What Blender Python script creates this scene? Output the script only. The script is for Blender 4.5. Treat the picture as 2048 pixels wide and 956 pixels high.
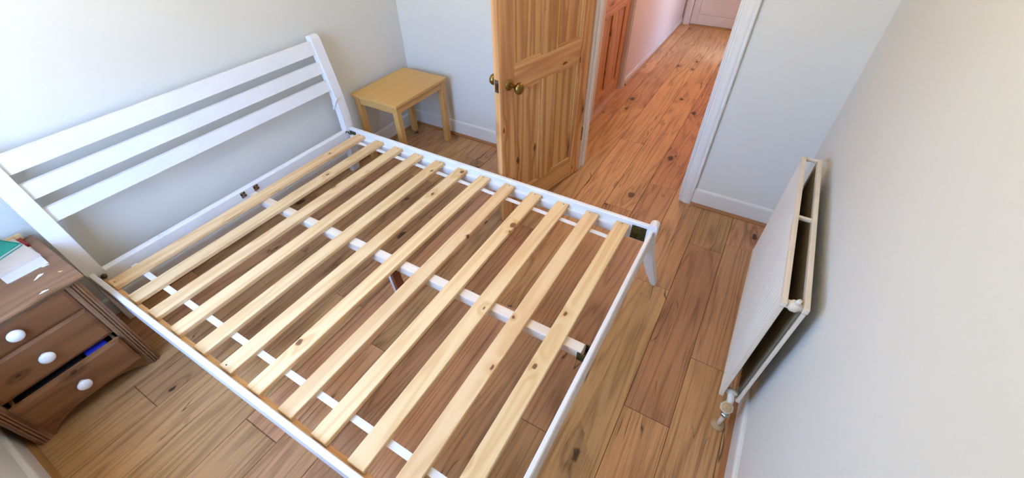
import bpy, bmesh, math, random
from mathutils import Vector, Matrix

for _o in list(bpy.data.objects):
    bpy.data.objects.remove(_o, do_unlink=True)
scene = bpy.context.scene
COL = scene.collection
random.seed(7)

# ------------------------------------------------------------------ camera
cam_d = bpy.data.cameras.new('camera')
cam_d.sensor_fit = 'HORIZONTAL'
cam_d.sensor_width = 36.0
cam_d.lens = 14.675
cam_d.clip_start = 0.02
cam_d.clip_end = 100
cam = bpy.data.objects.new('camera', cam_d)
COL.objects.link(cam)
_r = Vector((0.8633, 0.5046, -0.0124)).normalized()
_f = Vector((-0.3760, 0.6266, -0.6827)).normalized()
_u = _r.cross(_f).normalized()
_r = _f.cross(_u).normalized()
M = Matrix((( _r.x, _u.x, -_f.x, 2.2849), (_r.y, _u.y, -_f.y, -2.3311), (_r.z, _u.z, -_f.z, 1.6253), (0, 0, 0, 1)))
cam.matrix_world = M
scene.camera = cam

# ------------------------------------------------------------------ world, lights, exposure
scene.view_settings.view_transform = 'Standard'
scene.view_settings.look = 'None'
scene.view_settings.exposure = 0.08
scene.view_settings.gamma = 1.0
scene.view_settings.use_curve_mapping = False

world = bpy.data.worlds.new('overcast_sky')
scene.world = world
world.use_nodes = True
_wn, _wl = world.node_tree.nodes, world.node_tree.links
bg = _wn['Background']
_tc = _wn.new('ShaderNodeTexCoord')
_sx = _wn.new('ShaderNodeSeparateXYZ')
_mr = _wn.new('ShaderNodeMapRange')
_mr.interpolation_type = 'SMOOTHSTEP'
_mr.inputs['From Min'].default_value = -0.08
_mr.inputs['From Max'].default_value = 0.10
_mx = _wn.new('ShaderNodeMix')
_mx.data_type = 'RGBA'
_mx.inputs[6].default_value = (10.2, 9.2, 6.8, 1)             # daylit ground and brick outside, warm
_mx.inputs[7].default_value = (5.2, 8.6, 16.2, 1)             # clear blue sky
_wl.new(_tc.outputs['Generated'], _sx.inputs[0])
_wl.new(_sx.outputs[2], _mr.inputs['Value'])
_wl.new(_mr.outputs[0], _mx.inputs[0])
_wl.new(_mx.outputs[2], bg.inputs['Color'])
bg.inputs['Strength'].default_value = 1.22

WIN_X0, WIN_X1, WIN_Z0, WIN_Z1 = 0.50, 1.52, 0.62, 2.08       # bedroom window (behind the camera)
YF = -2.745                                                   # window wall
XR = 2.67                                                     # radiator wall
HX0, HX1, HY = 1.232, 2.20, 3.67                              # landing


def light(name, kind, loc, energy, color, size=0.1, rot=(0, 0, 0), size_y=None, portal=False):
    d = bpy.data.lights.new(name, kind)
    d.energy = energy
    d.color = color
    if kind == 'POINT':
        d.shadow_soft_size = size
    elif kind == 'AREA':
        d.shape = 'RECTANGLE'
        d.size = size
        d.size_y = size_y or size
        d.cycles.is_portal = portal
    o = bpy.data.objects.new(name, d)
    o.location = loc
    o.rotation_euler = rot
    COL.objects.link(o)
    return o


light('bedroom_warm_fill', 'POINT', (1.45, -1.25, 2.12), 11, (1.0, 0.84, 0.60), 0.2)  # added warm fill to even out the bedroom, not a known lamp
light('landing_ceiling_bulb', 'POINT', (1.72, 1.55, 2.10), 28, (1.0, 0.64, 0.47), 0.10)


# ------------------------------------------------------------------ material helpers
def s2l(c):
    out = []
    for v in c:
        v /= 255.0
        out.append(v / 12.92 if v <= 0.04045 else ((v + 0.055) / 1.055) ** 2.4)
    return (out[0], out[1], out[2], 1.0)


class NT:
    def __init__(self, name):
        self.m = bpy.data.materials.new(name)
        self.m.use_nodes = True
        self.t = self.m.node_tree
        self.bsdf = self.t.nodes['Principled BSDF']

    def n(self, typ, **kw):
        nd = self.t.nodes.new(typ)
        for k, v in kw.items():
            setattr(nd, k, v)
        return nd

    def put(self, sock, v):
        if hasattr(v, 'is_output'):
            self.t.links.new(v, sock)
        else:
            sock.default_value = v

    def math(self, op, a, b=0.0, c=None, clamp=False):
        nd = self.n('ShaderNodeMath', operation=op)
        nd.use_clamp = clamp
        self.put(nd.inputs[0], a)
        self.put(nd.inputs[1], b)
        if c is not None:
            self.put(nd.inputs[2], c)
        return nd.outputs[0]

    def comb(self, x, y, z):
        nd = self.n('ShaderNodeCombineXYZ')
        for i, v in enumerate((x, y, z)):
            self.put(nd.inputs[i], v)
        return nd.outputs[0]

    def noise(self, vec, scale=1.0, detail=2.0, rough=0.5):
        nd = self.n('ShaderNodeTexNoise')
        self.put(nd.inputs['Vector'], vec)
        nd.inputs['Scale'].default_value = scale
        nd.inputs['Detail'].default_value = detail
        nd.inputs['Roughness'].default_value = rough
        return nd.outputs[0]

    def mixc(self, fac, a, b):
        nd = self.n('ShaderNodeMix', data_type='RGBA')
        self.put(nd.inputs['Factor'], fac)
        self.put(nd.inputs['A'] if False else nd.inputs[6], a)
        self.put(nd.inputs[7], b)
        return nd.outputs[2]

    def maprange(self, v, a, b, c, d, smooth=True):
        nd = self.n('ShaderNodeMapRange')
        nd.interpolation_type = 'SMOOTHSTEP' if smooth else 'LINEAR'
        self.put(nd.inputs['Value'], v)
        for k, x in zip(('From Min', 'From Max', 'To Min', 'To Max'), (a, b, c, d)):
            nd.inputs[k].default_value = x
        return nd.outputs[0]


def wood(name, light_c, dark_c, axes='YXZ', ring=28, warp=7.0, ring_amt=0.55, fiber_amt=0.35, stretch=0.9,
         knots=None, knot_c=(70, 36, 20), knot_r=0.055, knot_gate=0.45, rough=0.5, var=0.25, hue=0.02,
         bump=0.15, spec=0.4, blotch=0.25, across=6.0, hdisp=0.7, sharp=2.0, cracks=0.0):
    """axes: grain direction, direction across the board, direction through it (object axes)."""
    b = NT(name)
    tc = b.n('ShaderNodeTexCoord').outputs['Object']
    rnd = b.n('ShaderNodeObjectInfo').outputs['Random']
    sep = b.n('ShaderNodeSeparateXYZ')
    b.put(sep.inputs[0], tc)
    ax = {'X': 0, 'Y': 1, 'Z': 2}
    al = b.math('ADD', sep.outputs[ax[axes[0]]], b.math('MULTIPLY', rnd, 37.0))
    ac = b.math('ADD', sep.outputs[ax[axes[1]]], b.math('MULTIPLY', rnd, 91.0))
    th = sep.outputs[ax[axes[2]]]
    S = lambda v, k: b.math('MULTIPLY', v, k)
    low = b.noise(b.comb(S(ac, across), S(th, across), S(al, stretch)), 1.0, 2.0, 0.45)
    halo = 0.0
    kmask = None
    if knots:
        vor = b.n('ShaderNodeTexVoronoi')
        wob = b.noise(b.comb(S(al, 26), S(ac, 40), 0.0), 1.0, 3.0)
        b.put(vor.inputs['Vector'], b.comb(S(al, knots[0]), b.math('ADD', S(ac, knots[1]), S(wob, 0.16)), 0.0))
        vor.inputs['Scale'].default_value = 1.0
        vor.voronoi_dimensions = '2D'
        d = vor.outputs['Distance']
        sp = b.n('ShaderNodeSeparateColor')
        b.put(sp.inputs[0], vor.outputs['Color'])
        gate = b.math('GREATER_THAN', sp.outputs[0], 1.0 - knot_gate)
        d = b.math('DIVIDE', d, b.math('ADD', S(sp.outputs[1], 0.9), 0.45))
        kmask = b.math('MULTIPLY', b.maprange(d, knot_r * 0.55, knot_r, 1.0, 0.0), gate)
        halo = b.math('MULTIPLY', b.maprange(d, 0.0, knot_r * 5.0, 1.0, 0.0), gate)
    ph = b.math('ADD', S(ac, ring * 0.25), S(low, warp))
    if knots:
        ph = b.math('ADD', ph, S(halo, hdisp))
    rings = b.math('POWER', b.math('ADD', S(b.math('SINE', S(ph, 6.283)), 0.5), 0.5), sharp)
    fine = b.noise(b.comb(S(ac, 210), S(th, 210), S(al, 5.0)), 1.0, 3.0, 0.6)
    pores = b.maprange(b.noise(b.comb(S(ac, 420), S(th, 420), S(al, 14.0)), 1.0, 1.0), 0.56, 0.72, 0.0, 1.0)
    blot = b.noise(b.comb(S(ac, 5), S(th, 5), S(al, 2.2)), 1.0, 2.0)
    f = b.math('ADD', S(rings, ring_amt), S(b.math('SUBTRACT', fine, 0.5), fiber_amt * 2.2))
    f = b.math('ADD', f, S(b.math('SUBTRACT', blot, 0.5), blotch * 2))
    f = b.math('ADD', f, S(pores, fiber_amt * 0.35))
    if knots:
        f = b.math('ADD', f, S(halo, 0.30))
    f = b.math('ADD', f, 0.08, clamp=True)
    col = b.mixc(f, s2l(light_c), s2l(dark_c))
    if cracks:
        ck = b.noise(b.comb(S(ac, 16), S(th, 16), S(al, 1.3)), 1.0, 2.0, 0.5)
        ckm = b.maprange(b.math('ABSOLUTE', b.math('SUBTRACT', ck, 0.5)), 0.0, 0.012, 1.0, 0.0)
        gt = b.maprange(b.noise(b.comb(S(ac, 5), S(th, 5), S(al, 3.1)), 1.0, 1.0), 0.56, 0.66, 0.0, 1.0)
        col = b.mixc(S(b.math('MULTIPLY', ckm, gt), cracks), col, s2l(knot_c))
    if knots:
        col = b.mixc(S(kmask, 0.88), col, s2l(knot_c))
    hsv = b.n('ShaderNodeHueSaturation')
    b.put(hsv.inputs['Color'], col)
    r2 = b.math('FRACT', b.math('MULTIPLY', rnd, 17.31))
    b.put(hsv.inputs['Value'], b.math('ADD', S(b.math('SUBTRACT', rnd, 0.5), var), 1.0))
    b.put(hsv.inputs['Hue'], b.math('ADD', S(b.math('SUBTRACT', r2, 0.5), hue), 0.5))
    b.put(b.bsdf.inputs['Base Color'], hsv.outputs[0])
    b.bsdf.inputs['Roughness'].default_value = rough
    b.bsdf.inputs['Specular IOR Level'].default_value = spec
    bp = b.n('ShaderNodeBump')
    bp.inputs['Strength'].default_value = bump
    bp.inputs['Distance'].default_value = 0.002
    b.put(bp.inputs['Height'], b.math('ADD', fine, S(rings, -0.4)))
    b.put(b.bsdf.inputs['Normal'], bp.outputs[0])
    return b.m


def paint(name, c, rough=0.45, mottle=0.03, scale=3.0, bump=0.05, bscale=90.0, spec=0.35, metallic=0.0, dirt=None):
    b = NT(name)
    tc = b.n('ShaderNodeTexCoord').outputs['Object']
    n1 = b.noise(tc, scale, 3.0)
    lc = s2l(c)
    dk = tuple(v * (1 - mottle * 3) for v in lc[:3]) + (1,)
    col = b.mixc(b.maprange(n1, 0.3, 0.7, 0.0, 1.0), lc, dk)
    if dirt:
        n2 = b.noise(tc, dirt[1], 4.0, 0.65)
        col = b.mixc(b.maprange(n2, dirt[2], dirt[2] + 0.12, 0.0, dirt[3]), col, s2l(dirt[0]))
    b.put(b.bsdf.inputs['Base Color'], col)
    b.bsdf.inputs['Roughness'].default_value = rough
    b.bsdf.inputs['Specular IOR Level'].default_value = spec
    b.bsdf.inputs['Metallic'].default_value = metallic
    if bump:
        bp = b.n('ShaderNodeBump')
        bp.inputs['Strength'].default_value = bump
        bp.inputs['Distance'].default_value = 0.003
        b.put(bp.inputs['Height'], b.noise(tc, bscale, 2.0))
        b.put(b.bsdf.inputs['Normal'], bp.outputs[0])
    return b.m


MAT = {}
MAT['wall'] = paint('wall_emulsion', (228, 226, 217), 0.75, 0.012, 1.6, 0.06, 160)
MAT['ceiling'] = paint('ceiling_emulsion', (238, 238, 236), 0.8, 0.01, 1.5, 0.04, 120)
MAT['hall_wall'] = paint('landing_emulsion', (222, 202, 188), 0.75, 0.012, 1.6, 0.06, 160)
MAT['gloss'] = paint('white_gloss_paint', (236, 235, 230), 0.35, 0.012, 5, 0.05, 60)
MAT['bedwhite'] = paint('bed_white_paint', (240, 240, 240), 0.4, 0.015, 7, 0.06, 45, dirt=((176, 150, 140), 14, 0.66, 0.45))
MAT['hallwhite'] = paint('landing_door_paint', (214, 205, 196), 0.5, 0.02, 5, 0.05, 60)
MAT['tape'] = paint('white_webbing', (238, 238, 240), 0.8, 0.01, 60, 0.2, 900)
MAT['radiator'] = paint('radiator_enamel', (232, 226, 212), 0.4, 0.015, 6, 0.03, 60)
MAT['rad_rim'] = paint('radiator_rim_enamel', (236, 222, 200), 0.38, 0.03, 9, 0.03, 60, dirt=((190, 160, 120), 40, 0.68, 0.5))
MAT['rad_inside'] = paint('radiator_inside_brown', (150, 134, 104), 0.7, 0.08, 12, 0.05, 80)
MAT['valve'] = paint('valve_cream_plastic', (226, 214, 186), 0.45, 0.04, 40, 0.02, 60)
MAT['collar'] = paint('pipe_collar_plastic', (196, 166, 122), 0.5, 0.06, 60, 0.05, 60)
MAT['chrome'] = paint('nickel_nut', (176, 172, 162), 0.3, 0.05, 80, 0.02, 60, metallic=1.0)
MAT['brass'] = paint('aged_brass', (150, 122, 66), 0.28, 0.12, 70, 0.03, 60, metallic=1.0)
MAT['steel'] = paint('bracket_steel', (120, 112, 100), 0.4, 0.15, 60, 0.05, 80, metallic=0.9)
MAT['bronze'] = paint('green_brown_plate', (92, 80, 40), 0.5, 0.15, 45, 0.08, 80, metallic=0.35, dirt=((40, 52, 30), 40, 0.5, 0.8))
MAT['ceramic'] = paint('white_ceramic', (240, 240, 240), 0.18, 0.005, 20, 0.0, spec=0.6)
MAT['screw'] = paint('screw_dark', (60, 52, 44), 0.4, 0.05, 60, 0.0, metallic=0.8)
MAT['green'] = paint('teal_cover', (0, 150, 125), 0.45, 0.06, 25, 0.1, 120)
MAT['thread'] = paint('dark_thread', (16, 60, 62), 0.8, 0.05, 60, 0.0)
MAT['paper'] = paint('cream_paper', (208, 192, 176), 0.8, 0.03, 14, 0.03, 100)
MAT['white_paper'] = paint('white_paper', (214, 208, 206), 0.8, 0.01, 14, 0.03, 100)
MAT['red'] = paint('red_card', (150, 44, 34), 0.6, 0.05, 30, 0.03, 100)
MAT['blue'] = paint('blue_cloth', (40, 50, 190), 0.8, 0.15, 40, 0.3, 200)
MAT['black'] = paint('dark_cloth', (26, 26, 32), 0.85, 0.1, 40, 0.3, 200)
MAT['olive'] = paint('grey_moulding', (120, 112, 92), 0.5, 0.05, 40, 0.1, 200)
_g = NT('window_glass')
_tr = _g.n('ShaderNodeBsdfTransparent')
_tr.inputs[0].default_value = (0.96, 0.98, 0.98, 1)
_gl = _g.n('ShaderNodeBsdfGlossy')
_gl.inputs['Roughness'].default_value = 0.02
_ms = _g.n('ShaderNodeMixShader')
_ms.inputs[0].default_value = 0.06
_g.t.links.new(_tr.outputs[0], _ms.inputs[1])
_g.t.links.new(_gl.outputs[0], _ms.inputs[2])
_g.t.links.new(_ms.outputs[0], _g.t.nodes['Material Output'].inputs['Surface'])
MAT['glass'] = _g.m
MAT['subfloor'] = paint('dark_underlay', (46, 28, 16), 0.9, 0.05, 30, 0.1, 90)

MAT['oak'] = wood('oak_floor', (200, 152, 106), (112, 72, 43), 'YXZ', ring=10, warp=13, ring_amt=0.36, fiber_amt=0.46,
                  stretch=0.45, knots=(2.6, 4.6), knot_c=(50, 27, 16), knot_r=0.085, knot_gate=0.40, rough=0.42, var=0.30,
                  hue=0.02, bump=0.2, spec=0.4, blotch=0.45, across=7, hdisp=0.8, sharp=2.8, cracks=0.85)
MAT['bead'] = wood('oak_beading', (176, 126, 78), (130, 84, 48), 'XZY', ring=20, ring_amt=0.2, rough=0.45, var=0.1)
MAT['bead_y'] = wood('oak_beading_side', (176, 126, 78), (130, 84, 48), 'YZX', ring=20, ring_amt=0.2, rough=0.45, var=0.1)
MAT['slat'] = wood('pine_slat', (241, 210, 162), (214, 164, 106), 'YXZ', ring=30, warp=9, ring_amt=0.42, fiber_amt=0.22,
                   stretch=0.45, knots=(4.6, 7.0), knot_c=(110, 56, 34), knot_r=0.085, knot_gate=0.40, rough=0.55, var=0.10,
                   hue=0.008, bump=0.12, blotch=0.2, across=9, hdisp=0.9, sharp=1.6)
MAT['beam'] = wood('limed_pine_beam', (240, 228, 210), (216, 190, 156), 'XYZ', ring=40, warp=4, ring_amt=0.5, fiber_amt=0.3,
                   rough=0.6, var=0.05)
MAT['ledger'] = wood('pine_ledger', (232, 194, 138), (196, 142, 84), 'XYZ', ring=40, warp=4, ring_amt=0.5, fiber_amt=0.3,
                     knots=(3.0, 9.0), knot_c=(110, 66, 30), rough=0.6, var=0.05)
MAT['rawleg'] = wood('brown_wood', (150, 96, 66), (104, 64, 42), 'ZYX', ring=30, ring_amt=0.4, rough=0.6, var=0.05)
dk = dict(ring=42, warp=8, ring_amt=0.58, fiber_amt=0.25, stretch=0.28, knot_c=(74, 36, 14), knot_r=0.065, hdisp=0.5,
          knot_gate=0.34, rough=0.36, var=0.16, hue=0.01, bump=0.08, blotch=0.2, across=7, spec=0.45)
MAT['door_v'] = wood('pine_door_upright', (222, 174, 114), (156, 98, 50), 'ZXY', knots=(2.6, 8.0), **dk)
MAT['door_h'] = wood('pine_door_cross', (226, 178, 118), (172, 114, 62), 'XZY', knots=(2.6, 8.0), **dk)
tb = dict(ring=26, warp=4, ring_amt=0.22, fiber_amt=0.25, stretch=0.6, rough=0.42, var=0.06, hue=0.006, bump=0.05, blotch=0.15)
MAT['table_y'] = wood('honey_birch_y', (222, 172, 100), (196, 142, 74), 'YXZ', **tb)
MAT['table_x'] = wood('honey_birch_x', (216, 170, 104), (190, 138, 74), 'XZY', **tb)
MAT['table_z'] = wood('honey_birch_z', (214, 166, 98), (188, 134, 70), 'ZXY', **tb)
ch = dict(ring=30, warp=6, ring_amt=0.45, fiber_amt=0.25, stretch=0.7, knot_c=(48, 22, 10), knot_r=0.07, knot_gate=0.45,
          rough=0.4, var=0.10, hue=0.008, bump=0.08, blotch=0.35)
MAT['chest_y'] = wood('stained_pine_y', (140, 96, 62), (96, 60, 34), 'YZX', knots=(4.0, 7.0), **ch)
MAT['chest_top'] = wood('stained_pine_top', (146, 102, 70), (102, 66, 40), 'YXZ', knots=(3.0, 5.0), **ch)
MAT['chest_z'] = wood('stained_pine_z', (152, 112, 82), (108, 74, 50), 'ZYX', **ch)


# ------------------------------------------------------------------ geometry helpers
def link(name, me, mat, parent=None):
    o = bpy.data.objects.new(name, me)
    if mat is not None and not me.materials:
        me.materials.append(MAT[mat] if isinstance(mat, str) else mat)
    COL.objects.link(o)
    if parent is not None:
        o.parent = parent
    return o


def org(parent):
    """world location of an un-rotated parent chain"""
    v = Vector((0, 0, 0))
    while parent is not None:
        v += parent.location
        parent = parent.parent
    return v


def bm_box(bm, x, y, z):
    vs = [bm.verts.new((x[i], y[j], z[k])) for k in (0, 1) for j in (0, 1) for i in (0, 1)]
    for f in ((0, 2, 3, 1), (4, 5, 7, 6), (0, 1, 5, 4), (2, 6, 7, 3), (0, 4, 6, 2), (1, 3, 7, 5)):
        bm.faces.new([vs[i] for i in f])
    return vs


def finish(bm, name, mat, parent=None, bevel=0.0, seg=1, smooth=False, off=None):
    if bevel:
        bmesh.ops.bevel(bm, geom=list(bm.edges), offset=bevel, segments=seg, profile=0.6, affect='EDGES', clamp_overlap=True)
    bmesh.ops.recalc_face_normals(bm, faces=bm.faces)
    if off is not None:
        bmesh.ops.translate(bm, verts=bm.verts, vec=-off)
    me = bpy.data.meshes.new(name)
    bm.to_mesh(me)
    bm.free()
    if smooth:
        for p in me.polygons:
            p.use_smooth = True
    return link(name, me, mat, parent)


def box(name, x, y, z, mat, parent=None, bevel=0.0015, seg=1, smooth=False):
    """box given in world coordinates; its origin goes to its own centre so that copies can share the mesh"""
    c = Vector(((x[0] + x[1]) / 2, (y[0] + y[1]) / 2, (z[0] + z[1]) / 2))
    bm = bmesh.new()
    bm_box(bm, x, y, z)
    o = finish(bm, name, mat, parent, bevel, seg, smooth, off=c)
    o.location = c - org(parent)
    return o


def prism(name, poly, axis, a0, a1, mat, parent=None, bevel=0.0, seg=1, smooth=False):
    """extrude a 2-D outline; axis 'x': poly=(y,z); 'y': poly=(x,z); 'z': poly=(x,y)"""
    bm = bmesh.new()

    def P(p, a):
        return {'x': (a, p[0], p[1]), 'y': (p[0], a, p[1]), 'z': (p[0], p[1], a)}[axis]
    A = [bm.verts.new(P(p, a0)) for p in poly]
    B = [bm.verts.new(P(p, a1)) for p in poly]
    n = len(poly)
    bm.faces.new(A)
    bm.faces.new(B[::-1])
    for i in range(n):
        bm.faces.new((A[i], B[i], B[(i + 1) % n], A[(i + 1) % n]))
    c = org(parent)
    return finish(bm, name, mat, parent, bevel, seg, smooth, off=c)


def lathe(name, prof, base, axis, mat, parent=None, seg=20, smooth=True):
    """prof: (distance along axis, radius)"""
    axis = Vector(axis).normalized()
    t = Vector((0, 0, 1)) if abs(axis.z) < 0.9 else Vector((1, 0, 0))
    a = axis.cross(t).normalized()
    b = axis.cross(a)
    bm = bmesh.new()
    rows = []
    for h, r in prof:
        rows.append([bm.verts.new(axis * h + (a * math.cos(2 * math.pi * i / seg) + b * math.sin(2 * math.pi * i / seg)) * max(r, 1e-4))
                     for i in range(seg)])
    for p, q in zip(rows, rows[1:]):
        for i in range(seg):
            bm.faces.new((p[i], p[(i + 1) % seg], q[(i + 1) % seg], q[i]))
    bm.faces.new(rows[0])
    bm.faces.new(rows[-1][::-1])
    o = finish(bm, name, mat, parent, smooth=smooth)
    o.location = Vector(base) - org(parent)
    return o


def tube(name, pts, rad, mat, parent=None, seg=12, smooth=True):
    pts = [Vector(p) for p in pts]
    rads = rad if isinstance(rad, (list, tuple)) else [rad] * len(pts)
    bm = bmesh.new()
    rows = []
    prev = None
    for i, p in enumerate(pts):
        d = (pts[min(i + 1, len(pts) - 1)] - pts[max(i - 1, 0)]).normalized()
        if prev is None:
            t = Vector((0, 0, 1)) if abs(d.z) < 0.9 else Vector((1, 0, 0))
            a = d.cross(t).normalized()
        else:
            a = (prev - d * prev.dot(d)).normalized()
        prev = a
        b = d.cross(a)
        rows.append([bm.verts.new(p + (a * math.cos(2 * math.pi * k / seg) + b * math.sin(2 * math.pi * k / seg)) * rads[i]) for k in range(seg)])
    for p, q in zip(rows, rows[1:]):
        for i in range(seg):
            bm.faces.new((p[i], p[(i + 1) % seg], q[(i + 1) % seg], q[i]))
    bm.faces.new(rows[0])
    bm.faces.new(rows[-1][::-1])
    return finish(bm, name, mat, parent, smooth=smooth, off=org(parent))


def tag(o, label=None, cat=None, group=None, kind=None):
    if label:
        o['label'] = label
    if cat:
        o['category'] = cat
    if group:
        o['group'] = group
    if kind:
        o['kind'] = kind
    return o


def empty(name, loc, rz=0.0):
    o = bpy.data.objects.new(name, None)
    o.location = loc
    o.rotation_euler = (0, 0, rz)
    o.empty_display_size = 0.1
    COL.objects.link(o)
    return o


def structure(o, label, cat):
    return tag(o, label, cat, kind='structure')


# ------------------------------------------------------------------ floor and planks
floor = box('floor', (-0.1, XR + 0.1), (YF - 0.1, HY + 0.1), (-0.06, -0.014), 'subfloor', bevel=0)
structure(floor, 'knotty oak plank floor running from the bedroom out along the landing', 'floor')
PITCH = 0.1805
known = {2.447: [-1.107, -0.285], 2.2665: [-1.455, -0.377], 2.086: [-2.57, -0.776, 1.02, 2.8], 1.9055: [-1.706, 0.078, 1.88],
         1.725: [-2.06, -0.265, 1.50, 3.3], 1.5445: [-1.26, 0.54, 2.365], 1.364: [-2.45, -0.70, 1.10, 2.9],
         1.1835: [-1.75, 1.0, 1.85], 1.003: [-2.25, -0.45], 0.8225: [-1.62], 0.642: [-2.05, -0.25], 0.4615: [-2.40, -0.62],
         0.281: [-1.5], 0.1005: [-0.9], -0.08: [-1.9], 2.6275: [-1.8, -0.4]}
rp = random.Random(3)
for x0, ends in known.items():
    x1 = min(x0 + PITCH, XR - 0.001)
    x0c = max(x0, 0.001)
    hall = x1 > HX0 and x0 < HX1
    ys = [YF + 0.002] + ends + [HY if hall else 0.0]
    for ya, yb in zip(ys, ys[1:]):
        if yb - ya < 0.03:
            continue
        dz = rp.uniform(-0.0006, 0.0)
        p = box('plank', (x0c + 0.0008, x1 - 0.0008), (ya + 0.0008, yb - 0.0008), (-0.014, dz), 'oak', floor, bevel=0.0016)
        # a share of the landing's planks continue from the bedroom through the doorway

# ------------------------------------------------------------------ walls
HC = 2.42
DX0, DX1 = 1.405, 2.145         # door opening in the back wall


def wall(name, parts, mat, label):
    bm = bmesh.new()
    for b in parts:
        bm_box(bm, *b)
    o = finish(bm, name, mat)
    structure(o, label, 'wall')
    return o


T = 0.11
wall('wall_left', [((-T, 0), (YF - T, T), (0, HC))], 'wall', 'plain off-white wall behind the white slatted headboard')
wall('wall_back', [((0, DX0), (0, T), (0, HC)), ((DX1, XR), (0, T), (0, HC)), ((DX0, DX1), (0, T), (2.03, HC))], 'wall',
     'off-white wall with the open doorway to the landing')
wall('wall_right', [((XR, XR + T), (YF - T, T), (0, HC))], 'wall', 'off-white wall carrying the white radiator')
wall('wall_front', [((0, WIN_X0), (YF - T, YF), (0, HC)), ((WIN_X1, XR), (YF - T, YF), (0, HC)),
                    ((WIN_X0, WIN_X1), (YF - T, YF), (0, WIN_Z0)), ((WIN_X0, WIN_X1), (YF - T, YF), (WIN_Z1, HC))], 'wall',
     'white wall with skirting at the bottom left beside the chest of drawers')
D2A, D2B = 0.70, 1.425           # landing door opening
wall('wall_hall_left', [((HX0 - T, HX0), (T, D2A), (0, HC)), ((HX0 - T, HX0), (D2B, HY + T), (0, HC)), ((HX0 - T, HX0), (D2A, D2B), (2.03, HC))],
     'hall_wall', 'warm lit landing wall beyond the pine doors')
wall('wall_hall_right', [((HX1, HX1 + T), (T, 2.64), (0, HC)), ((HX1, HX1 + T), (2.86, HY + T), (0, HC)), ((HX1, HX1 + T), (2.64, 2.86), (2.0, HC))],
     'hall_wall', 'landing wall hidden behind the white door frame')
wall('wall_hall_end', [((HX0, HX1), (HY, HY + T), (0, HC))], 'hall_wall', 'far end wall of the landing around the white panelled door')
ceil = wall('ceiling', [((-T, XR + T), (YF - T, HY + T), (HC, HC + 0.06))], 'ceiling', 'plain white ceiling above the bedroom and landing')
ceil['category'] = 'ceiling'

# bedroom window in the wall beside the chest (daylight source)
win = empty('window_1', ((WIN_X0 + WIN_X1) / 2, YF - 0.06, WIN_Z0))
structure(win, 'white framed window above the skirting beside the chest', 'window')
wy = (YF - 0.085, YF - 0.045)
box('window_frame', (WIN_X0, WIN_X0 + 0.05), wy, (WIN_Z0, WIN_Z1), 'gloss', win)
box('window_frame', (WIN_X1 - 0.05, WIN_X1), wy, (WIN_Z0, WIN_Z1), 'gloss', win)
box('window_frame', (WIN_X0 + 0.05, WIN_X1 - 0.05), wy, (WIN_Z0, WIN_Z0 + 0.05), 'gloss', win)
box('window_frame', (WIN_X0 + 0.05, WIN_X1 - 0.05), wy, (WIN_Z1 - 0.05, WIN_Z1), 'gloss', win)
box('window_frame', (0.985, 1.035), wy, (WIN_Z0 + 0.05, WIN_Z1 - 0.05), 'gloss', win)
for _xa, _xb in ((WIN_X0 + 0.05, 0.985), (1.035, WIN_X1 - 0.05)):
    box('pane', (_xa, _xb), (YF - 0.068, YF - 0.064), (WIN_Z0 + 0.05, WIN_Z1 - 0.05), 'glass', win, bevel=0)
box('window_sill', (WIN_X0 - 0.03, WIN_X1 + 0.03), (YF - 0.04, YF + 0.05), (WIN_Z0 - 0.03, WIN_Z0), 'gloss', win)

# skirting boards and oak beading
HS = 0.112


def skirting_x(name, x, y_wall, sgn, label, mat='gloss', h=HS, bead=None, blabel=None, t=0.015):
    y = lambda d: y_wall + sgn * d
    poly = [(y(0), 0.0), (y(t), 0.0), (y(t), h - 0.012), (y(t - 0.002), h - 0.005), (y(t * 0.45), h), (y(0), h)]
    o = prism(name, poly, 'x', x[0], x[1], mat)
    structure(o, label, 'skirting')
    if bead:
        poly = [(y(t), 0.0), (y(t + 0.016), 0.0), (y(t + 0.016), 0.007), (y(t + 0.009), 0.016), (y(t), 0.017)]
        b = prism(bead, poly, 'x', x[0] + (t if x[0] == 0 else 0), x[1], 'bead')
        structure(b, blabel, 'trim')


def skirting_y(name, yr, x_wall, sgn, label, mat='gloss', h=HS, bead=None, blabel=None, t=0.015):
    x = lambda d: x_wall + sgn * d
    poly = [(x(0), 0.0), (x(t), 0.0), (x(t), h - 0.012), (x(t - 0.002), h - 0.005), (x(t * 0.45), h), (x(0), h)]
    o = prism(name, poly, 'y', yr[0], yr[1], mat)
    structure(o, label, 'skirting')
    if bead:
        poly = [(x(t), 0.0), (x(t + 0.016), 0.0), (x(t + 0.016), 0.007), (x(t + 0.009), 0.016), (x(t), 0.017)]
        b = prism(bead, poly, 'y', yr[0], yr[1], 'bead_y')
        structure(b, blabel, 'trim')


skirting_y('baseboard_left', (YF, 0), 0, 1, 'white skirting board behind the headboard', bead='trim_1',
           blabel='oak bead along the floor below the headboard wall')
skirting_x('baseboard_back', (0.015, 1.33), 0, -1, 'white skirting board between the side table and the open door', bead='trim_2',
           blabel='oak bead below the skirting behind the side table')
skirting_x('baseboard_back_right', (2.191, XR - 0.015), 0, -1, 'white skirting board between the door frame and the radiator',
           bead='trim_3', blabel='oak bead between the door frame and the radiator')
skirting_y('baseboard_right', (YF, 0), XR, -1, 'white skirting board under the radiator', bead='trim_4',
           blabel='oak bead along the floor under the radiator')
skirting_x('baseboard_front', (0.015, XR - 0.015), YF, 1, 'white skirting board at the bottom left beside the chest', bead='trim_5',
           blabel='oak bead at the bottom left beside the chest')
skirting_y('baseboard_hall_left', (1.49, HY), HX0, 1, 'low cream skirting along the landing wall', 'hallwhite', 0.062, 'trim_6',
           'oak bead along the landing wall', 0.010)

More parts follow.
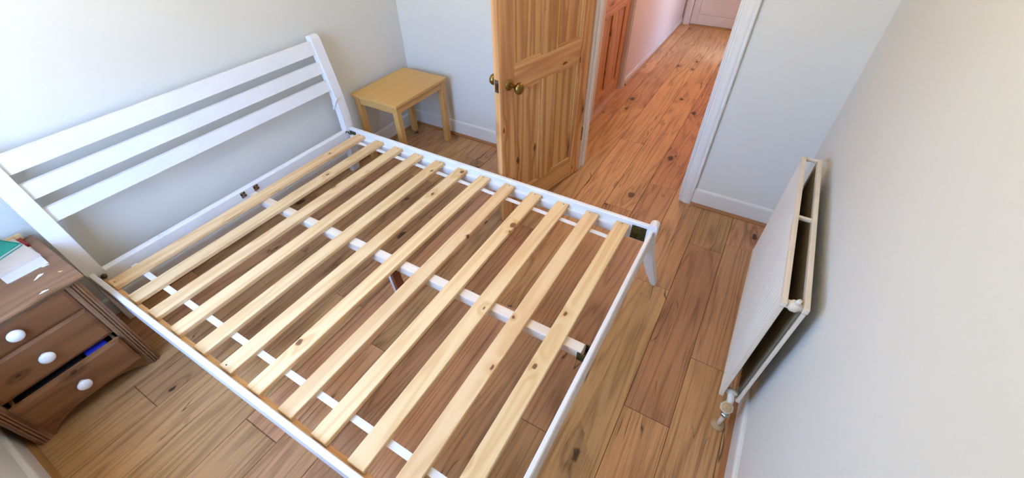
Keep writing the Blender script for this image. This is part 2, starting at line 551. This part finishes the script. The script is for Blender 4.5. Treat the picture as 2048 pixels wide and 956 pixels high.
# door frame (linings, stops, moulded architraves)
lin = empty('trim_7', (1.775, 0.05, 0))
structure(lin, 'white moulded door frame around the bedroom doorway', 'door frame')
box('lining', (DX0, DX0 + 0.028), (-0.004, T + 0.004), (0, 2.03), 'gloss', lin)
box('lining', (DX1 - 0.028, DX1), (-0.004, T + 0.004), (0, 2.03), 'gloss', lin)
box('lining', (DX0 + 0.028, DX1 - 0.028), (-0.004, T + 0.004), (2.0, 2.03), 'gloss', lin)
box('door_stop', (DX0 + 0.028, DX0 + 0.04), (0.04, 0.075), (0, 2.0), 'gloss', lin)
box('door_stop', (DX1 - 0.04, DX1 - 0.028), (0.04, 0.075), (0, 2.0), 'gloss', lin)


def architrave(x_in, x_out, yw, sg):
    s = 1 if x_out > x_in else -1
    w = abs(x_out - x_in)
    prof = [(0, 0), (0, .010), (.004, .015), (.010, .016), (.013, .013), (.020, .013), (.028, .018), (.036, .0225), (.046, .024),
            (.054, .0225), (.060, .019), (.064, .023), (.070, .0235), (.075, .020), (.075, 0)]
    poly = [(x_in + s * p[0] / .075 * w, yw + sg * p[1]) for p in prof]
    return prism('architrave', poly, 'z', 0, 2.06, 'gloss', lin)


architrave(2.116, 2.191, 0, -1)
architrave(DX0 + 0.01, DX0 - 0.065, 0, -1)
architrave(DX0 + 0.01, DX0 - 0.065, T, 1)
architrave(2.13, 2.195, T, 1)

# ------------------------------------------------------------------ panelled doors


def panel_door(name, W, H, th, z0, stile, rails, munt, mv, mh, hands=None):
    """local frame: x along the leaf from the hinge, y through it (front face at y=0, body to +y), z up"""
    d = empty(name, (0, 0, 0))
    L = lambda n, x, z, m, y=(0.0, th): box(n, x, y, z, m, d, bevel=0.0015)
    L('stile', (0, stile), (z0, z0 + H), mv)
    L('stile', (W - stile, W), (z0, z0 + H), mv)
    for a, b in rails:
        L('rail', (stile, W - stile), (a, b), mh)
    for (a, b), (c, e) in zip(rails, rails[1:]):
        L('muntin', (munt[0], munt[1]), (b, c), mv)
        for xa, xb in ((stile, munt[0]), (munt[1], W - stile)):
            p = L('panel', (xa, xb), (b, c), mv, (0.011, th - 0.011))
            # raised moulding round each panel, front side
            m = 0.014
            for n_, xx, zz in (('moulding', (xa, xa + m), (b, c)), ('moulding', (xb - m, xb), (b, c)),
                               ('moulding', (xa + m, xb - m), (b, b + m)), ('moulding', (xa + m, xb - m), (c - m, c))):
                mo = box(n_, xx, (0.002, 0.011), zz, mv if xx[1] - xx[0] < 0.02 else mh, None, bevel=0.004, seg=2)
                mo.parent = p
                mo.location = mo.location - p.location
    return d


hinge = Vector((1.436, -0.028, 0.0))
free = Vector((1.2735, -0.735, 0.0))
Wd = (free - hinge).length
ang = math.atan2(free.y - hinge.y, free.x - hinge.x)
door = panel_door('door_1', Wd, 1.975, 0.036, 0.008, 0.100, [(0.008, 0.150), (0.768, 0.886), (1.86, 1.983)], (0.312, 0.416), 'door_v', 'door_h')
# local +y must point away from the visible face (normal (0.975,-0.224))
door.location = hinge
door.rotation_euler = (0, 0, ang)
structure(door, 'open pine panelled door with brass knobs standing beside the bed', 'door')


def local_lathe(name, prof, base, axis, mat, parent, seg=24):
    o = lathe(name, prof, (0, 0, 0), axis, mat, None, seg)
    o.parent = parent
    o.location = base
    return o


# with rz=ang, local +y = (-sin, cos) -> for a leaf pointing to -y this is +x side; the visible face is on +y
KN = [(0, .010), (.012, .0095), (.020, .010), (.026, .019), (.033, .0255), (.042, .0275), (.050, .0245), (.056, .014), (.058, .002)]
RO = [(0, .027), (.004, .027), (.007, .0235), (.010, .019), (.013, .0115)]
VIS = 1.0 if (Matrix.Rotation(ang, 3, 'Z') @ Vector((0, 1, 0))).dot(Vector((0.975, -0.224, 0))) > 0 else -1.0
if VIS > 0:      # the leaf body must lie behind the visible face
    for c in door.children:
        c.location.y = c.location.y - 0.036
    # flip mouldings to the visible side
    for c in door.children:
        for g in c.children:
            g.location.y = -g.location.y
yf = 0.0 if VIS > 0 else 0.0
yb = -0.036 * VIS
for side, y0 in ((VIS, 0.0), (-VIS, yb)):
    k = local_lathe('door_knob', [(0, .010), (.012, .0085)] + [(h + .024, r * .9 if h < .02 else r) for h, r in KN], (0.660, y0, 0.812), (0, side, 0), 'brass', door)
    rz = local_lathe('rose', RO, (0, 0, 0), (0, side, 0), 'brass', k)
lp = box('latch_plate', (Wd - 0.001, Wd + 0.0015), (min(yb, 0) + 0.006, max(yb, 0) - 0.006), (0.790, 0.850), 'steel', None, bevel=0.0005)
lp.parent = door
lt = box('latch_bolt', (Wd + 0.0005, Wd + 0.009), (min(yb, 0) + 0.012, max(yb, 0) - 0.012), (0.806, 0.832), 'brass', None, bevel=0.002)
lt.parent = door
for zz in (0.24, 1.70):
    hh = box('hinge', (-0.006, 0.002), (min(yb, 0) + 0.004, max(yb, 0) + 0.003), (zz, zz + 0.09), 'steel', None, bevel=0.001)
    hh.parent = door

# landing door in the left-hand landing wall (visible face towards +x)
W2 = D2B - D2A - 0.05
door2 = panel_door('door_2', W2, 1.97, 0.036, 0.008, 0.095, [(0.008, 0.125), (0.718, 0.86), (1.86, 1.978)], (W2 / 2 - 0.045, W2 / 2 + 0.045),
                   'door_v', 'door_h')
# local x -> +y world, front face (y=0) -> +x world
door2.rotation_euler = (0, 0, math.radians(90))
door2.location = (1.203, D2A + 0.025, 0)
# rotate so that the leaf runs along +y and its body lies towards -x : local +y maps to -x
structure(door2, 'closed pine panelled door in the landing wall', 'door')
for c in door2.children:   # object-space axes are the leaf's own: use the bedroom door's grain set-up with a redder stain
    c.data.materials.clear()
MAT['door2_v2'] = wood('pine_landing_upright', (204, 144, 92), (146, 88, 46), 'ZXY', knots=(2.6, 8.0), **dk)
MAT['door2_h2'] = wood('pine_landing_cross', (208, 148, 96), (158, 100, 54), 'XZY', knots=(2.6, 8.0), **dk)
for c in door2.children:
    c.data.materials.append(MAT['door2_h2'] if c.name.startswith('rail') else MAT['door2_v2'])
    for g in c.children:
        g.data.materials.clear()
        g.data.materials.append(MAT['door2_v2'])
fr2 = empty('trim_8', (HX0, (D2A + D2B) / 2, 0))
structure(fr2, 'slim white frame around the landing door', 'door frame')
box('lining', (HX0 - T, HX0 + 0.004), (D2A, D2A + 0.022), (0, 2.03), 'hallwhite', fr2)
box('lining', (HX0 - T, HX0 + 0.004), (D2B - 0.022, D2B), (0, 2.03), 'hallwhite', fr2)
box('architrave', (HX0, HX0 + 0.012), (D2B - 0.006, D2B + 0.045), (0, 2.05), 'hallwhite', fr2, bevel=0.004)
box('architrave', (HX0, HX0 + 0.012), (D2A - 0.045, D2A + 0.006), (0, 2.05), 'hallwhite', fr2, bevel=0.004)

# white door at the far end of the landing
d3 = empty('door_3', (1.70, HY - 0.03, 0))
structure(d3, 'white panelled door at the far end of the landing', 'door')
yy = (HY - 0.035, HY - 0.001)
box('stile', (1.335, 1.412), yy, (0.012, 1.98), 'hallwhite', d3)
box('stile', (2.08, 2.16), yy, (0.012, 1.98), 'hallwhite', d3)
box('rail', (1.412, 2.08), yy, (0.012, 0.125), 'hallwhite', d3, bevel=0.003)
box('rail', (1.412, 2.08), yy, (0.74, 0.86), 'hallwhite', d3, bevel=0.003)
box('rail', (1.412, 2.08), yy, (1.86, 1.98), 'hallwhite', d3, bevel=0.003)
box('panel', (1.412, 2.08), (HY - 0.020, HY - 0.002), (0.125, 0.74), 'hallwhite', d3)
box('panel', (1.412, 2.08), (HY - 0.020, HY - 0.002), (0.86, 1.86), 'hallwhite', d3)
for zz in ((0.125, 0.148), (0.717, 0.74)):
    box('moulding', (1.412, 2.08), (HY - 0.031, HY - 0.020), zz, 'hallwhite', d3, bevel=0.006)
fr3 = empty('trim_9', (1.29, HY - 0.03, 0))
structure(fr3, 'cream door frame upright at the far end of the landing', 'door frame')
prism('architrave', [(1.245, HY), (1.245, HY - .05), (1.262, HY - .062), (1.30, HY - .058), (1.315, HY - .05), (1.33, HY - .045), (1.33, HY)], 'z', 0, 2.05, 'hallwhite', fr3)
box('threshold', (1.33, HX1), (HY - 0.06, HY - 0.036), (0, 0.010), 'bead', fr3)

# ------------------------------------------------------------------ bed
bed = empty('bed_frame', (1.13, -1.485, 0))
tag(bed, 'white painted double bed frame with bare pine slats and slatted headboard', 'bed')
YN0, YN1 = -2.225, -2.204      # near side rail
YB0, YB1 = -0.766, -0.745      # far side rail
ZT, ZB = 0.340, 0.238

FRONT = [(0, .080), (.08, .105), (.2, .132), (.3, .145), (.42, .147), (.55, .137), (.66, .119), (.78, .098), (.868, .080)]
BACK = [(0, .044), (.08, .062), (.2, .085), (.3, .098), (.42, .101), (.55, .092), (.66, .075), (.78, .053), (.868, .035)]


def interp(tab, z):
    for (a, va), (b, vb) in zip(tab, tab[1:]):
        if z <= b:
            return va + (vb - va) * (z - a) / (b - a)
    return tab[-1][1]


def cat(tab, z):
    # smooth profile
    return (interp(tab, max(0, z - .05)) + interp(tab, min(.868, z + .05)) + 2 * interp(tab, z)) / 4


zs = [0.868 * i / 22 for i in range(23)]
post_poly = [(cat(FRONT, z), z) for z in zs] + [(.075, .876), (.066, .881), (.048, .881), (.037, .876)] + [(cat(BACK, z), z) for z in reversed(zs)]
for ya, yb_ in ((-.787, -.730), (-2.230, -2.170)):
    prism('head_post', post_poly, 'y', ya, yb_, 'bedwhite', bed, bevel=0.003, seg=2)
for za, zb in ((.787, .856), (.685, .746), (.584, .643)):
    poly = [(cat(FRONT, za) - .014, za), (cat(FRONT, zb) - .014, zb), (cat(FRONT, zb) - .034, zb), (cat(FRONT, za) - .034, za)]
    prism('headboard_slat', poly, 'y', -2.170, -.787, 'bedwhite', bed, bevel=0.0025, seg=2)
prism('headboard_rail', [(.118, .225), (.142, .225), (.142, .322), (.136, .330), (.118, .330)], 'y', -2.170, -.787, 'bedwhite', bed, bevel=0.0015)
# side rails with a small cap moulding, and slat ledgers
for ya, yb_, s in ((YN0, YN1, 1), (YB0, YB1, -1)):
    inner = yb_ if s > 0 else ya
    outer = ya if s > 0 else yb_
    prism('side_rail', [(outer, ZB), (outer, ZT - .003), (outer + s * .003, ZT), (inner - s * .003, ZT), (inner, ZT - .004), (inner, ZB)],
          'x', .147, 2.100, 'bedwhite', bed)
box('slat_ledger', (.160, 2.090), (YN1, YN1 + .020), (.262, .298), 'ledger', bed)
box('slat_ledger', (.160, 2.005), (YB0 - .020, YB0), (.262, .298), 'bedwhite', bed)
prism('foot_rail', [(2.098, .232), (2.116, .232), (2.116, .336), (2.112, .340), (2.101, .340), (2.098, .337)], 'y', -2.172, -.785, 'bedwhite', bed)
FL = [(0, 2.172), (.067, 2.137), (.134, 2.108), (.20, 2.092), (.26, 2.086), (.33, 2.084), (.352, 2.086)]
FRR = [(0, 2.197), (.072, 2.175), (.137, 2.154), (.20, 2.138), (.26, 2.129), (.33, 2.130), (.352, 2.131)]
foot_poly = [(x, z) for z, x in FRR] + [(2.127, .364), (2.117, .371), (2.102, .371), (2.091, .364)] + [(x, z) for z, x in reversed(FL)]
for ya, yb_ in ((-.787, -.742), (-2.230, -2.185)):
    prism('foot_post', foot_poly, 'y', ya, yb_, 'bedwhite', bed, bevel=0.005, seg=2)

# slats: one mesh, twelve boards
S0, SP, SW = 0.2155, 0.1563, 0.066
slat_me = None
rs = random.Random(11)
ZS0, ZS1 = 0.298, 0.318
for i in range(12):
    xa = S0 + i * SP
    if slat_me is None:
        o = box('slat', (xa, xa + SW), (-2.196, -.768), (ZS0, ZS1), 'slat', bed, bevel=0.0022, seg=1)
        slat_me = o.data
        base = o.location.copy()
    else:
        o = bpy.data.objects.new('slat', slat_me)
        COL.objects.link(o)
        o.parent = bed
        o.location = base + Vector((i * SP + rs.uniform(-.002, .002), rs.uniform(-.002, .002), 0))
        o.rotation_euler = (0, 0, rs.uniform(-.0015, .0015))
    for yy_ in ((-2.182, -.781) if i % 5 == 0 else (-.781,)):
        lathe('screw', [(0, .003), (.0008, .0026)], (xa + SW * rs.uniform(.35, .65), yy_ , ZS1 + .0002), (0, 0, 1), 'screw', bed, 10)
# webbing tapes stapled under the slats
prism('webbing', [(.175, -2.097), (2.05, -2.103), (2.05, -2.079), (.175, -2.073)], 'z', .2955, .2975, 'tape', bed)
prism('webbing', [(.20, -.833), (1.97, -.891), (1.97, -.868), (.20, -.810)], 'z', .2955, .2975, 'tape', bed)
# centre beam, its leg and the metal brackets
box('centre_beam', (.160, 2.072), (-1.506, -1.465), (.252, .2955), 'beam', bed, bevel=0.004, seg=2)
leg = prism('centre_leg', [(1.104, .252), (1.130, 0.0), (1.146, 0.0), (1.120, .252)], 'y', -1.506, -1.460, 'bedwhite', bed, bevel=.0015)
raw = prism('raw_face', [(1.1205, .250), (1.1465, 0.0), (1.166, 0.0), (1.140, .250)], 'y', -1.504, -1.462, 'rawleg', None, bevel=.001)
raw.parent = leg
raw.location = -org(leg)
raw['label'] = 'bare brown wood'
box('beam_bracket', (2.058, 2.0985), (-1.510, -1.506), (.245, .292), 'bronze', bed, bevel=.001)
box('beam_bracket', (2.074, 2.0985), (-1.506, -1.462), (.243, .247), 'bronze', bed, bevel=.001)
box('beam_bracket', (2.074, 2.0985), (-1.464, -1.460), (.245, .292), 'bronze', bed, bevel=.001)
for yy_ in (-1.524, -1.448):
    bm = bmesh.new()
    bm_box(bm, (.142, .146), (yy_ - .013, yy_ + .013), (.286, .320))
    bk = finish(bm, 'head_bracket', 'chrome', bed, .001, off=org(bed))
    for dy, dz in ((-.010, .308), (.010, .296), (.008, .313)):
        lathe('screw', [(0, .005), (.002, .004)], (.146, yy_ + dy, dz), (1, 0, 0), 'screw', bed, 10)
box('corner_plate', (2.012, 2.086), (-.7695, -.7662), (.243, .322), 'bronze', bed, bevel=.0008)
box('corner_plate', (.148, .200), (-.7695, -.7662), (.255, .322), 'bronze', bed, bevel=.0008)
tube('bolt_hook', [(.150, -.775, .300), (.155, -.785, .312), (.160, -.792, .326), (.152, -.797, .330), (.148, -.800, .318)], .0032, 'screw', bed, 8)
lathe('bed_bolt', [(0, .011), (.008, .011), (.012, .006), (.020, .005)], (.152, -2.188, .306), (1, .2, .5), 'steel', bed, 12)
box('corner_plate', (.1475, .190), (-2.2035, -2.2005), (.268, .322), 'bronze', bed, bevel=.0008)
# little painted tab hanging below the third headboard slat
tab = prism('tab', [(.150, .548), (.160, .545), (.100, .462), (.092, .466)], 'y', -.800, -.793, 'bedwhite', bed, bevel=.001)
box('tab_block', (.095, .125), (-.793, -.787), (.478, .515), 'bedwhite', bed, bevel=.001)

# ------------------------------------------------------------------ side table
tbl = empty('side_table', (.237, -.352, 0))
tag(tbl, 'small honey coloured wooden side table in the corner beyond the bed', 'table')
box('table_top', (.044, .430), (-.604, -.088), (.459, .478), 'table_y', tbl, bevel=.003, seg=2)
for xa in (.054, .380):
    for ya in (-.594, -.138):
        box('leg', (xa, xa + .040), (ya, ya + .040), (0, .459), 'table_z', tbl, bevel=.003)
box('apron', (.094, .380), (-.588, -.570), (.411, .459), 'table_x', tbl)
box('apron', (.094, .380), (-.122, -.104), (.411, .459), 'table_x', tbl)
box('apron', (.060, .078), (-.554, -.138), (.411, .459), 'table_y', tbl)
box('apron', (.396, .414), (-.554, -.138), (.411, .459), 'table_y', tbl)

# ------------------------------------------------------------------ chest of drawers
cst = empty('chest_of_drawers', (.23, -2.485, 0))
tag(cst, 'brown stained pine chest of drawers with white knobs, bottom drawer ajar', 'chest')
CY0, CY1 = -2.706, -2.266
prism('chest_top', [(.036, .521), (.440, .521), (.449, .526), (.452, .533), (.449, .541), (.440, .545), (.036, .545)], 'y', -2.728, -2.246,
      'chest_top', cst, bevel=0.0015)
box('carcass_side', (.036, .410), (CY0, CY0 + .018), (.0, .521), 'chest_z', cst)
box('carcass_side', (.036, .410), (CY1 - .018, CY1), (.0, .521), 'chest_z', cst)
box('carcass_back', (.036, .044), (CY0 + .018, CY1 - .018), (.06, .521), 'chest_z', cst)
box('carcass_base', (.044, .400), (CY0 + .018, CY1 - .018), (.060, .070), 'chest_z', cst)
box('cornice', (.400, .431), (CY0 + .002, CY1 - .002), (.511, .521), 'olive', cst, bevel=.003, seg=2)


def reeded(y0, y1):
    # stile with three rounded reeds on its front
    poly = [(.400, y0), (.416, y0)]
    n = 3
    m = .008
    w = (y1 - y0 - 2 * m) / n
    poly.append((.420, y0 + m))
    for k in range(n):
        for j in range(7):
            a = math.pi * j / 6
            poly.append((.4165 + .0105 * math.sin(a), y0 + m + k * w + w / 2 - math.cos(a) * w / 2))
    poly += [(.420, y1 - m), (.416, y1), (.400, y1)]
    prism('stile', poly, 'z', 0, .511, 'chest_z', cst)


reeded(CY0, CY0 + .044)
reeded(CY1 - .044, CY1)
DY0, DY1 = CY0 + .046, CY1 - .046


def drawer(z0, z1, out):
    fx = .418 + out
    dr_ = prism('drawer', [(DY0, z0), (DY1, z0), (DY1, z1), (DY0, z1)], 'x', fx - .018, fx - .006, 'chest_y', cst)
    # fielded front: sloping border
    bm = bmesh.new()
    e, h = .012, .006
    A = [bm.verts.new((fx - .006, y, z)) for y, z in ((DY0, z0), (DY1, z0), (DY1, z1), (DY0, z1))]
    B = [bm.verts.new((fx, y, z)) for y, z in ((DY0 + e, z0 + e), (DY1 - e, z0 + e), (DY1 - e, z1 - e), (DY0 + e, z1 - e))]
    bm.faces.new(B)
    bm.faces.new(A[::-1])
    for i in range(4):
        bm.faces.new((A[i], A[(i + 1) % 4], B[(i + 1) % 4], B[i]))
    fr_ = finish(bm, 'drawer_front', 'chest_y', None)
    fr_.parent = dr_
    fr_.location = -org(dr_)
    for nm, yr in (('drawer_side', (DY0 + .006, DY0 + .016)), ('drawer_side', (DY1 - .016, DY1 - .006))):
        sd = box(nm, (.070 + out, fx - .018), yr, (z0 + .015, z1 - .02), 'ledger', None)
        sd.parent = dr_
        sd.location = sd.location - org(dr_)
    kb = lathe('knob', [(0, .011), (.006, .0105), (.011, .012), (.014, .019), (.020, .0225), (.026, .0215), (.031, .016), (.034, .004)],
               (fx, (DY0 + DY1) / 2, (z0 + z1) / 2 + .004), (1, 0, 0), 'ceramic', None, 24)
    kb.parent = dr_
    kb.location = kb.location - org(dr_)
    kb['label'] = 'round white knob'
    return dr_


drawer(.398, .509, 0)
drawer(.240, .395, 0)
drawer(.066, .218, .020)
box('rail', (.380, .400), (DY0 - .002, DY1 + .002), (.228, .240), 'chest_z', cst)
arch = [(DY0 - .002, 0.0), (DY0 + .010, 0.0)]
for j in range(0, 13):
    t_ = j / 12
    yv = (DY0 + .012) + (DY1 - DY0 - .024) * t_
    arch.append((yv, .012 + .046 * math.sin(math.pi * t_) ** 0.75))
arch += [(DY1 - .010, 0.0), (DY1 + .002, 0.0), (DY1 + .002, .064), (DY0 - .002, .064)]
prism('plinth', arch, 'x', .404, .416, 'chest_y', cst)
# paint drips on the top
for px, py, a, l in ((.292, -2.295, .3, .010), (.336, -2.329, -.5, .016), (.374, -2.280, .9, .007), (.437, -2.351, .1, .012)):
    pts = []
    for k in range(10):
        t_ = 2 * math.pi * k / 10
        q = (1 + .35 * math.sin(3 * t_ + px * 50))
        u_, v_ = l * math.cos(t_) * q, l * .38 * math.sin(t_) * q
        pts.append((px + u_ * math.sin(a) - v_ * math.cos(a), py + u_ * math.cos(a) + v_ * math.sin(a)))
    prism('paint_drip', pts, 'z', .545, .5458, 'ceramic' if px != .374 else 'ledger', cst)

# contents of the open drawer
t1 = box('folded_cloth', (.330, .404), (-2.42, -2.345), (.120, .212), 'blue', None, bevel=.012, seg=3, smooth=True)
tag(t1, 'blue cloth showing in the gap of the ajar bottom drawer', 'cloth')
t2 = box('folded_cloth', (.300, .404), (-2.62, -2.43), (.110, .206), 'black', None, bevel=.012, seg=3, smooth=True)
tag(t2, 'black cloth in the ajar bottom drawer beside the blue one', 'cloth')


def quad_slab(name, pts, z0, z1, mat, label, cat_, bevel=.0008):
    o = prism(name, pts, 'z', z0, z1, mat, None, bevel=bevel)
    return tag(o, label, cat_)


ZC = .5452
quad_slab('envelope', [(.289, -2.281), (.288, -2.392), (.284, -2.400), (.130, -2.404), (.125, -2.278)], ZC, ZC + .004, 'white_paper',
          'white card lying lowest in the pile on the chest', 'card')
quad_slab('paperback', [(.226, -2.278), (.238, -2.430), (.045, -2.445), (.033, -2.293)], ZC + .0042, ZC + .017, 'paper',
          'cream paperback under the teal notebook on the chest', 'book')
nb = empty('notebook', (.05, -2.36, ZC + .0172))
tag(nb, 'teal notebook with dark stitched edge on top of the pile', 'notebook')
A_ = Vector((.121, -2.289))
B_ = Vector((.150, -2.372))
dAB = (B_ - A_).normalized()
pAB = Vector((dAB.y, -dAB.x))
if pAB.x > 0:
    pAB = -pAB
Wn, Hn = .150, .112
crn = [A_, A_ + dAB * Wn, A_ + dAB * Wn + pAB * Hn, A_ + pAB * Hn]
prism('cover', [tuple(c) for c in crn], 'z', ZC + .0172, ZC + .0195, 'green', nb, bevel=.0006)
ins = [A_ + dAB * .003 + pAB * .003, A_ + dAB * (Wn - .003) + pAB * .003, A_ + dAB * (Wn - .003) + pAB * (Hn - .003), A_ + dAB * .003 + pAB * (Hn - .003)]
prism('pages', [tuple(c) for c in ins], 'z', ZC + .0195, ZC + .0262, 'white_paper', nb)
prism('cover', [tuple(c) for c in crn], 'z', ZC + .0262, ZC + .0285, 'green', nb, bevel=.0006)
for k in range(13):
    q = A_ + pAB * (.006 + k * .0082) + dAB * .005
    tube('stitch', [(q.x, q.y, ZC + .0288), ((q + pAB * .005).x, (q + pAB * .005).y, ZC + .0288)], .0009, 'thread', nb, 6)
quad_slab('booklet', [(.1195, -2.274), (.1195, -2.2865), (.052, -2.2925), (.052, -2.276)], ZC, ZC + .014, 'red',
          'thin red booklet edge behind the teal notebook', 'booklet')
quad_slab('wooden_block', [(.044, -2.268), (.044, -2.290), (.018 + .02, -2.330), (.016 + .02, -2.274)], ZC, ZC + .026, 'ledger',
          'small tan wooden block behind the teal notebook', 'block')

# ------------------------------------------------------------------ radiator
RX0, RX1, RY0, RY1, RZ0, RZ1 = 2.558, 2.630, -1.315, -.437, .135, .685
rad = empty('radiator', (2.594, (RY0 + RY1) / 2, 0))
tag(rad, 'white double panel radiator with fluted faces on the right-hand wall', 'radiator')
PT = .016


def flutes(x_out, x_in, zr):
    """one fluted panel as a closed sheet: corrugated on both faces"""
    n = 30
    bm = bmesh.new()
    ys, xo, xi = [], [], []
    N = n * 8
    s = 1 if x_in > x_out else -1
    for k in range(N + 1):
        y = RY0 + .006 + (RY1 - RY0 - .012) * k / N
        w = math.sin(math.pi * (k % 8) / 8)
        ys.append(y)
        xo.append(x_out + s * (.0072 * (1 - w) + .0003))
        xi.append(x_in - s * (.0060 * w + .0002))
    rows = []
    for z in zr:
        rows.append(([bm.verts.new((a, y, z)) for a, y in zip(xo, ys)], [bm.verts.new((a, y, z)) for a, y in zip(xi, ys)]))
    for (o0, i0), (o1, i1) in zip(rows, rows[1:]):
        for k in range(N):
            bm.faces.new((o0[k], o0[k + 1], o1[k + 1], o1[k]))
            bm.faces.new((i0[k + 1], i0[k], i1[k], i1[k + 1]))
    o = finish(bm, 'fluted_panel', 'radiator', rad, smooth=True, off=org(rad))
    o.data.materials.append(MAT['rad_inside'])        # the faces between the panels are a darker brown
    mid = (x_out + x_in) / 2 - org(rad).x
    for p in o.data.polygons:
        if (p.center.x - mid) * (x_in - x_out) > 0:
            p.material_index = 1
    return o


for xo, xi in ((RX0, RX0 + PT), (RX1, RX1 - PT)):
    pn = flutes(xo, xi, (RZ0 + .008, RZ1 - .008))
    a, b = min(xo, xi), max(xo, xi)
    for nm, yr, zr in (('top_rim', (RY0, RY1), (RZ1 - .020, RZ1)), ('bottom_rim', (RY0, RY1), (RZ0, RZ0 + .016)),
                       ('end_rim', (RY0, RY0 + .014), (RZ0 + .016, RZ1 - .020)), ('end_rim', (RY1 - .014, RY1), (RZ0 + .016, RZ1 - .020))):
        box(nm, (a, b) if 'end' not in nm else (a + .002, b - .002), yr, zr, 'rad_rim', rad, bevel=.004, seg=2)
for yc in (RY1 - .008, -.872):
    box('cross_bar', (RX0 + PT - .001, RX1 - PT + .001), (yc - .007, yc + .007), (RZ1 - .016, RZ1 - .003), 'rad_rim', rad, bevel=.003, seg=2)
xm = (RX0 + RX1) / 2
tube('header_pipe', [(RX0 + PT - .002, RY0 + .018, RZ1 - .018), (xm - .012, RY0 + .018, RZ1 - .018), (xm - .006, RY0 + .018, RZ1 - .018),
                     (xm + .008, RY0 + .018, RZ1 - .018), (xm + .013, RY0 + .018, RZ1 - .018), (RX1 - PT + .002, RY0 + .018, RZ1 - .018)],
     [.0125, .013, .0175, .0175, .012, .0115], 'rad_rim', rad, 14)
lathe('bleed_valve', [(0, .007), (.012, .007), (.013, .0055), (.018, .0055), (.019, .003), (.016, .0028)], (xm + .002, RY0 + .016, RZ1 - .003), (.15, -.25, 1), 'radiator', rad, 12)
tube('header_pipe', [(RX0 + PT - .002, RY1 - .03, RZ0 + .03), (RX1 - PT + .002, RY1 - .03, RZ0 + .03)], .012, 'rad_rim', rad, 12)
tube('header_pipe', [(RX0 + PT - .002, RY0 + .022, RZ0 + .020), (xm, RY0 + .020, RZ0 + .022), (RX1 - PT + .002, RY0 + .022, RZ0 + .020)], [.011, .014, .011], 'rad_rim', rad, 12)
for yc in (-1.12, -.62):
    box('wall_bracket', (RX1 - .002, XR - .001), (yc - .012, yc + .012), (RZ0 + .06, RZ0 + .30), 'radiator', rad)
vl = empty('valve', (0, 0, 0))
vl.parent = rad
vl.location = Vector((2.602, -1.345, 0)) - org(rad)
tube('elbow', [(xm, RY0 + .020, RZ0 + .020), (2.596, RY0 + .006, RZ0 + .017), (2.599, -1.321, RZ0 + .008), (2.600, -1.330, RZ0 - .008)], [.012, .0125, .0125, .012], 'radiator', vl, 12)
lathe('valve_body', [(0, .014), (.006, .021), (.012, .0235), (.034, .0235), (.040, .020), (.042, .017)], (2.601, -1.329, .100), (-.17, -.54, .82), 'valve', vl, 8, smooth=False)
lathe('valve_cap', [(0, .0165), (.003, .0165), (.004, .013), (.0035, .004), (.005, .003)], (2.601 - .17 * .0418, -1.329 - .54 * .0418, .100 + .82 * .0418), (-.17, -.54, .82), 'collar', vl, 16)
lathe('nut', [(0, .012), (.003, .0145), (.014, .0145), (.017, .012)], (2.603, -1.349, .074), (0, .1, 1), 'chrome', vl, 6, smooth=False)
tube('pipe', [(2.603, -1.353, 0.001), (2.603, -1.352, .04), (2.602, -1.348, .092)], .0078, 'radiator', vl, 12)
lathe('floor_collar', [(0, .0255), (.004, .0255), (.008, .021), (.010, .010)], (2.603, -1.353, .0), (0, 0, 1), 'collar', vl, 24)
